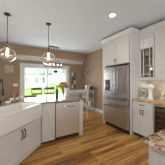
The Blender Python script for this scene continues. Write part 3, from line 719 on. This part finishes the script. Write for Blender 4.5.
def chair(m, label, loc, rz, group, spindles=True, H=1.05, seat=.50):
    """faces local -y; back at +y"""
    t = thing('dining_chair', label, 'chair', loc, rz, group)
    obj('seat', box(-.21, .21, -.21, .21, seat-.035, seat, .012, 0, 3), m, t, True)
    for s in (-1, 1):
        obj('leg', tube(new(), [(s*.19, -.19, 0), (s*.175, -.17, seat-.035)], [.016, .021], 10), m, t, True)
        obj('leg', tube(new(), [(s*.19, .235, 0), (s*.175, .18, seat-.035)], [.016, .021], 10), m, t, True)
        obj('back_post', tube(new(), [(s*.185, .185, seat-.001), (s*.195, .21, seat+.3), (s*.20, .25, H-.02)], [.018, .017, .014], 10), m, t, True)
    bm = new(); profile_x(bm, [(.232, H-.10), (.262, H-.10), (.272, H), (.245, H)], -.215, .215); obj('top_rail', bm, m, t)
    if spindles:
        for k in range(5):
            x = -.12+.06*k; obj('spindle', tube(new(), [(x, .185, seat-.001), (x, .245, H-.095)], .009, 8), m, t, True)
    else:
        for z in (.64, .78): obj('slat', profile_x(new(), [(.198+(z-.5)*.08, z), (.213+(z-.5)*.08, z), (.219+(z-.5)*.08, z+.07), (.204+(z-.5)*.08, z+.07)], -.185, .185), m, t)
    obj('stretcher', tube(new(), [(-.183, -.18, .2), (.183, -.18, .2)], .010, 8), m, t, True)
    obj('stretcher', tube(new(), [(-.183, .21, .2), (.183, .21, .2)], .010, 8), m, t, True)
    return t
gk = 'dark wooden chairs at the dining table'
c1 = chair('darkwood', 'dark brown wooden chair before the left door pane, left of the pair', (.84, 5.06, 0), math.radians(5), gk, False, 1.08)
dup(c1, (1.31, 5.07, 0), math.radians(-12), 'dark brown wooden chair by the door mullion, right of the pair', gk)
gk = 'white spindle chairs in the dining area'
c1 = chair('whitewood', 'white spindle back chair right behind the orange flowers', (2.20, 4.35, 0), math.radians(100), gk)
# backs toward camera
c1.rotation_euler.z = math.radians(184)
c1.location = (1.70, 3.88, 0)
dup(c1, (2.17, 3.93, 0), math.radians(172), 'white spindle back chair standing before the white cart', gk)

# white tiered cart by right wall
t = thing('tiered_cart', 'white three tier cart against the wall behind the refrigerator', 'cart', (2.98, 4.62, 0), -PI/2)
for z, nm in ((.96, 'top'), (.62, 'shelf'), (.24, 'shelf')):
    obj(nm, box(-.24, .24, -.17, .17, z-.025, z, .004), 'whitewood', t)
for sx in (-1, 1):
    for sy in (-1, 1): obj('post', tube(new(), [(sx*.215, sy*.145, .05), (sx*.215, sy*.145, .935)], .017, 10), 'whitewood', t, True); obj('caster', lathe(new(), [(.012, 0), (.024, .012), (.024, .035), (.012, .05)], (sx*.215, sy*.145, 0), 12), 'black', t, True)
def cratebox(loc, rz, label):
    t = thing('storage_basket', label, 'basket', loc, rz, 'baskets on the white cart')
    bm = box(-.10, .10, -.12, .12, 0, .012); 
    for q in ((-.10, .10, -.12, -.108), (-.10, .10, .108, .12), (-.10, -.088, -.108, .108), (.088, .10, -.108, .108)): bx(bm, *q, .012, .15)
    obj('body', bm, 'basket', t); obj('rim', tube(new(), [(-.1, -.12, .15), (.1, -.12, .15), (.1, .12, .15), (-.1, .12, .15), (-.1, -.12, .15)], .008, 6), 'basket', t)
cratebox((2.97, 4.50, .62), -PI/2, 'woven basket on the right of the middle cart shelf')
cratebox((2.97, 4.74, .62), -PI/2, 'woven basket on the left of the middle cart shelf')
tag(obj('storage_jar', lathe(new(), [(.06, 0), (.075, .02), (.075, .14), (.05, .17), (.052, .19), (.02, .20)], seg=20), 'ceramic', smooth=True, loc=(2.97, 4.50, .24)), 'white round jar on the lowest cart shelf', 'jar')
tag(obj('stock_pot', lathe(new(), [(.09, 0), (.10, .01), (.10, .15), (.105, .155), (.08, .17), (.015, .18), (.015, .20), (.005, .2)], seg=24), 'black', smooth=True, loc=(2.97, 4.72, .24)), 'black lidded pot on the lowest cart shelf', 'pot')
t = thing('toaster', 'black and chrome toaster on top of the white cart', 'toaster', (2.97, 4.50, .96), -PI/2)
bm = box(-.13, .13, -.08, .08, .01, .17, .025, 0, 3); obj('shell', bm, 'darkplastic', t, True); obj('slots', bx(box(-.10, .10, -.04, -.015, .168, .172), -.10, .10, .015, .04, .168, .172), 'chrome', t); obj('lever', box(.13, .15, -.015, .015, .10, .12, .003), 'chrome', t); obj('base', box(-.12, .12, -.07, .07, 0, .012), 'black', t)
tag(obj('canister', lathe(new(), [(.05, 0), (.052, .005), (.052, .16), (.054, .162), (.054, .185), (.012, .19), (.012, .205), (.004, .208)], seg=20), 'chrome', smooth=True, loc=(2.97, 4.75, .96)), 'steel canister on top of the white cart beside the toaster', 'canister')

# wall clock on right wall
t = thing('wall_clock', 'round distressed white openwork clock on the beige right wall', 'clock', (WX, 4.97, 1.795), -PI/2)
def ring(bm, r0, r1, y0, y1, seg=40):
    v = [[bm.verts.new((r*math.cos(2*PI*k/seg), y, r*math.sin(2*PI*k/seg))) for k in range(seg)] for r, y in ((r0, y0), (r1, y0), (r1, y1), (r0, y1))]
    for i in range(4):
        for k in range(seg): bm.faces.new((v[i][k], v[i][(k+1) % seg], v[(i+1) % 4][(k+1) % seg], v[(i+1) % 4][k]))
    return bm
obj('rim', ring(new(), .235, .275, -.03, 0), 'clockwood', t); obj('inner_ring', ring(new(), .135, .155, -.022, -.004), 'clockwood', t); obj('hub', ring(new(), .002, .04, -.03, 0, 20), 'clockwood', t)
for k in range(12):
    a = k*PI/6; bm = new()
    for q in ((-.018, 0, .018) if k % 3 else (-.024, -.008, .008, .024)):
        bb = box(q-.004, q+.004, -.026, -.006, .154, .236); bmesh.ops.rotate(bb, verts=bb.verts, matrix=Matrix.Rotation(a, 3, 'Y')); 
        tmp = bpy.data.meshes.new('t'); bb.to_mesh(tmp); bb.free(); bm.from_mesh(tmp); bpy.data.meshes.remove(tmp)
    obj('numeral', bm, 'clockwood', t)
for k in range(4):
    bb = box(-.008, .008, -.02, -.004, .03, .137); bmesh.ops.rotate(bb, verts=bb.verts, matrix=Matrix.Rotation(PI/4+k*PI/2, 3, 'Y')); obj('spoke', bb, 'clockwood', t)
for L_, a in ((.13, 5.2), (.19, 1.0)):
    bb = box(-.005, .005, -.036, -.031, -.03, L_); bmesh.ops.rotate(bb, verts=bb.verts, matrix=Matrix.Rotation(a, 3, 'Y')); obj('hand', bb, 'black', t)

# collage frame on back wall
t = thing('photo_collage', 'tall narrow tan wall frame holding small photographs, right of the door', 'picture', (2.66, WY, 1.40))
obj('board', box(-.135, .135, -.025, 0, -.42, .42, .004), 'tan', t)
k = 0
for z in (-.32, -.11, .10, .31):
    for x in (-.062, .062):
        obj('photograph', box(x-.05, x+.05, -.029, -.025, z-.085, z+.085), 'photo_dark' if (k*5 % 3) else 'photo_light', t); k += 1
# sign on back wall left
t = thing('wall_sign', 'small square tan sign with pale lettering on the wall left of the door', 'sign', (-.18, WY, 1.84))
obj('board', box(-.17, .17, -.02, 0, -.17, .17, .004), 'signboard', t)
bm = new()
for z, n_, s_ in ((.10, 5, .02), (.035, 7, .016), (-.035, 6, .02), (-.10, 7, .016)):
    wt = .26; x = -wt/2
    for i in range(n_):
        ww = wt/n_
        if (i*3+n_) % 5 != 4: bx(bm, x+ww*.12, x+ww*.88, -.023, -.02, z-s_, z+s_)
        x += ww
obj('lettering', bm, 'signtext', t)
# switch plate
t = thing('switch_plate', 'white light switch plate on the brown wall left of the door', 'switch', (.04, WY, 1.20))
obj('plate', box(-.085, .085, -.006, 0, -.058, .058, .002), 'trim', t)
for x in (-.045, 0, .045): obj('rocker', box(x-.014, x+.014, -.010, -.006, -.033, .033, .001), 'whiteplastic', t)
# hanging plant under the soffit, in front of the door
t = thing('hanging_plant', 'small leafy green plant hanging in front of the patio door', 'plant', (1.66, 5.36, 2.37))
obj('cord', tube(new(), [(0, 0, 0), (0, 0, -.55)], .002, 5), 'black', t)
obj('pot', lathe(new(), [(.001, -.67), (.045, -.66), (.065, -.60), (.068, -.565), (.060, -.565), (.05, -.60)], seg=18), 'basket', t, True)
bm = new(); leaves(bm, (0, 0, -.56), .12, 200, .03, .55); obj('foliage', bm, 'leaf', t)
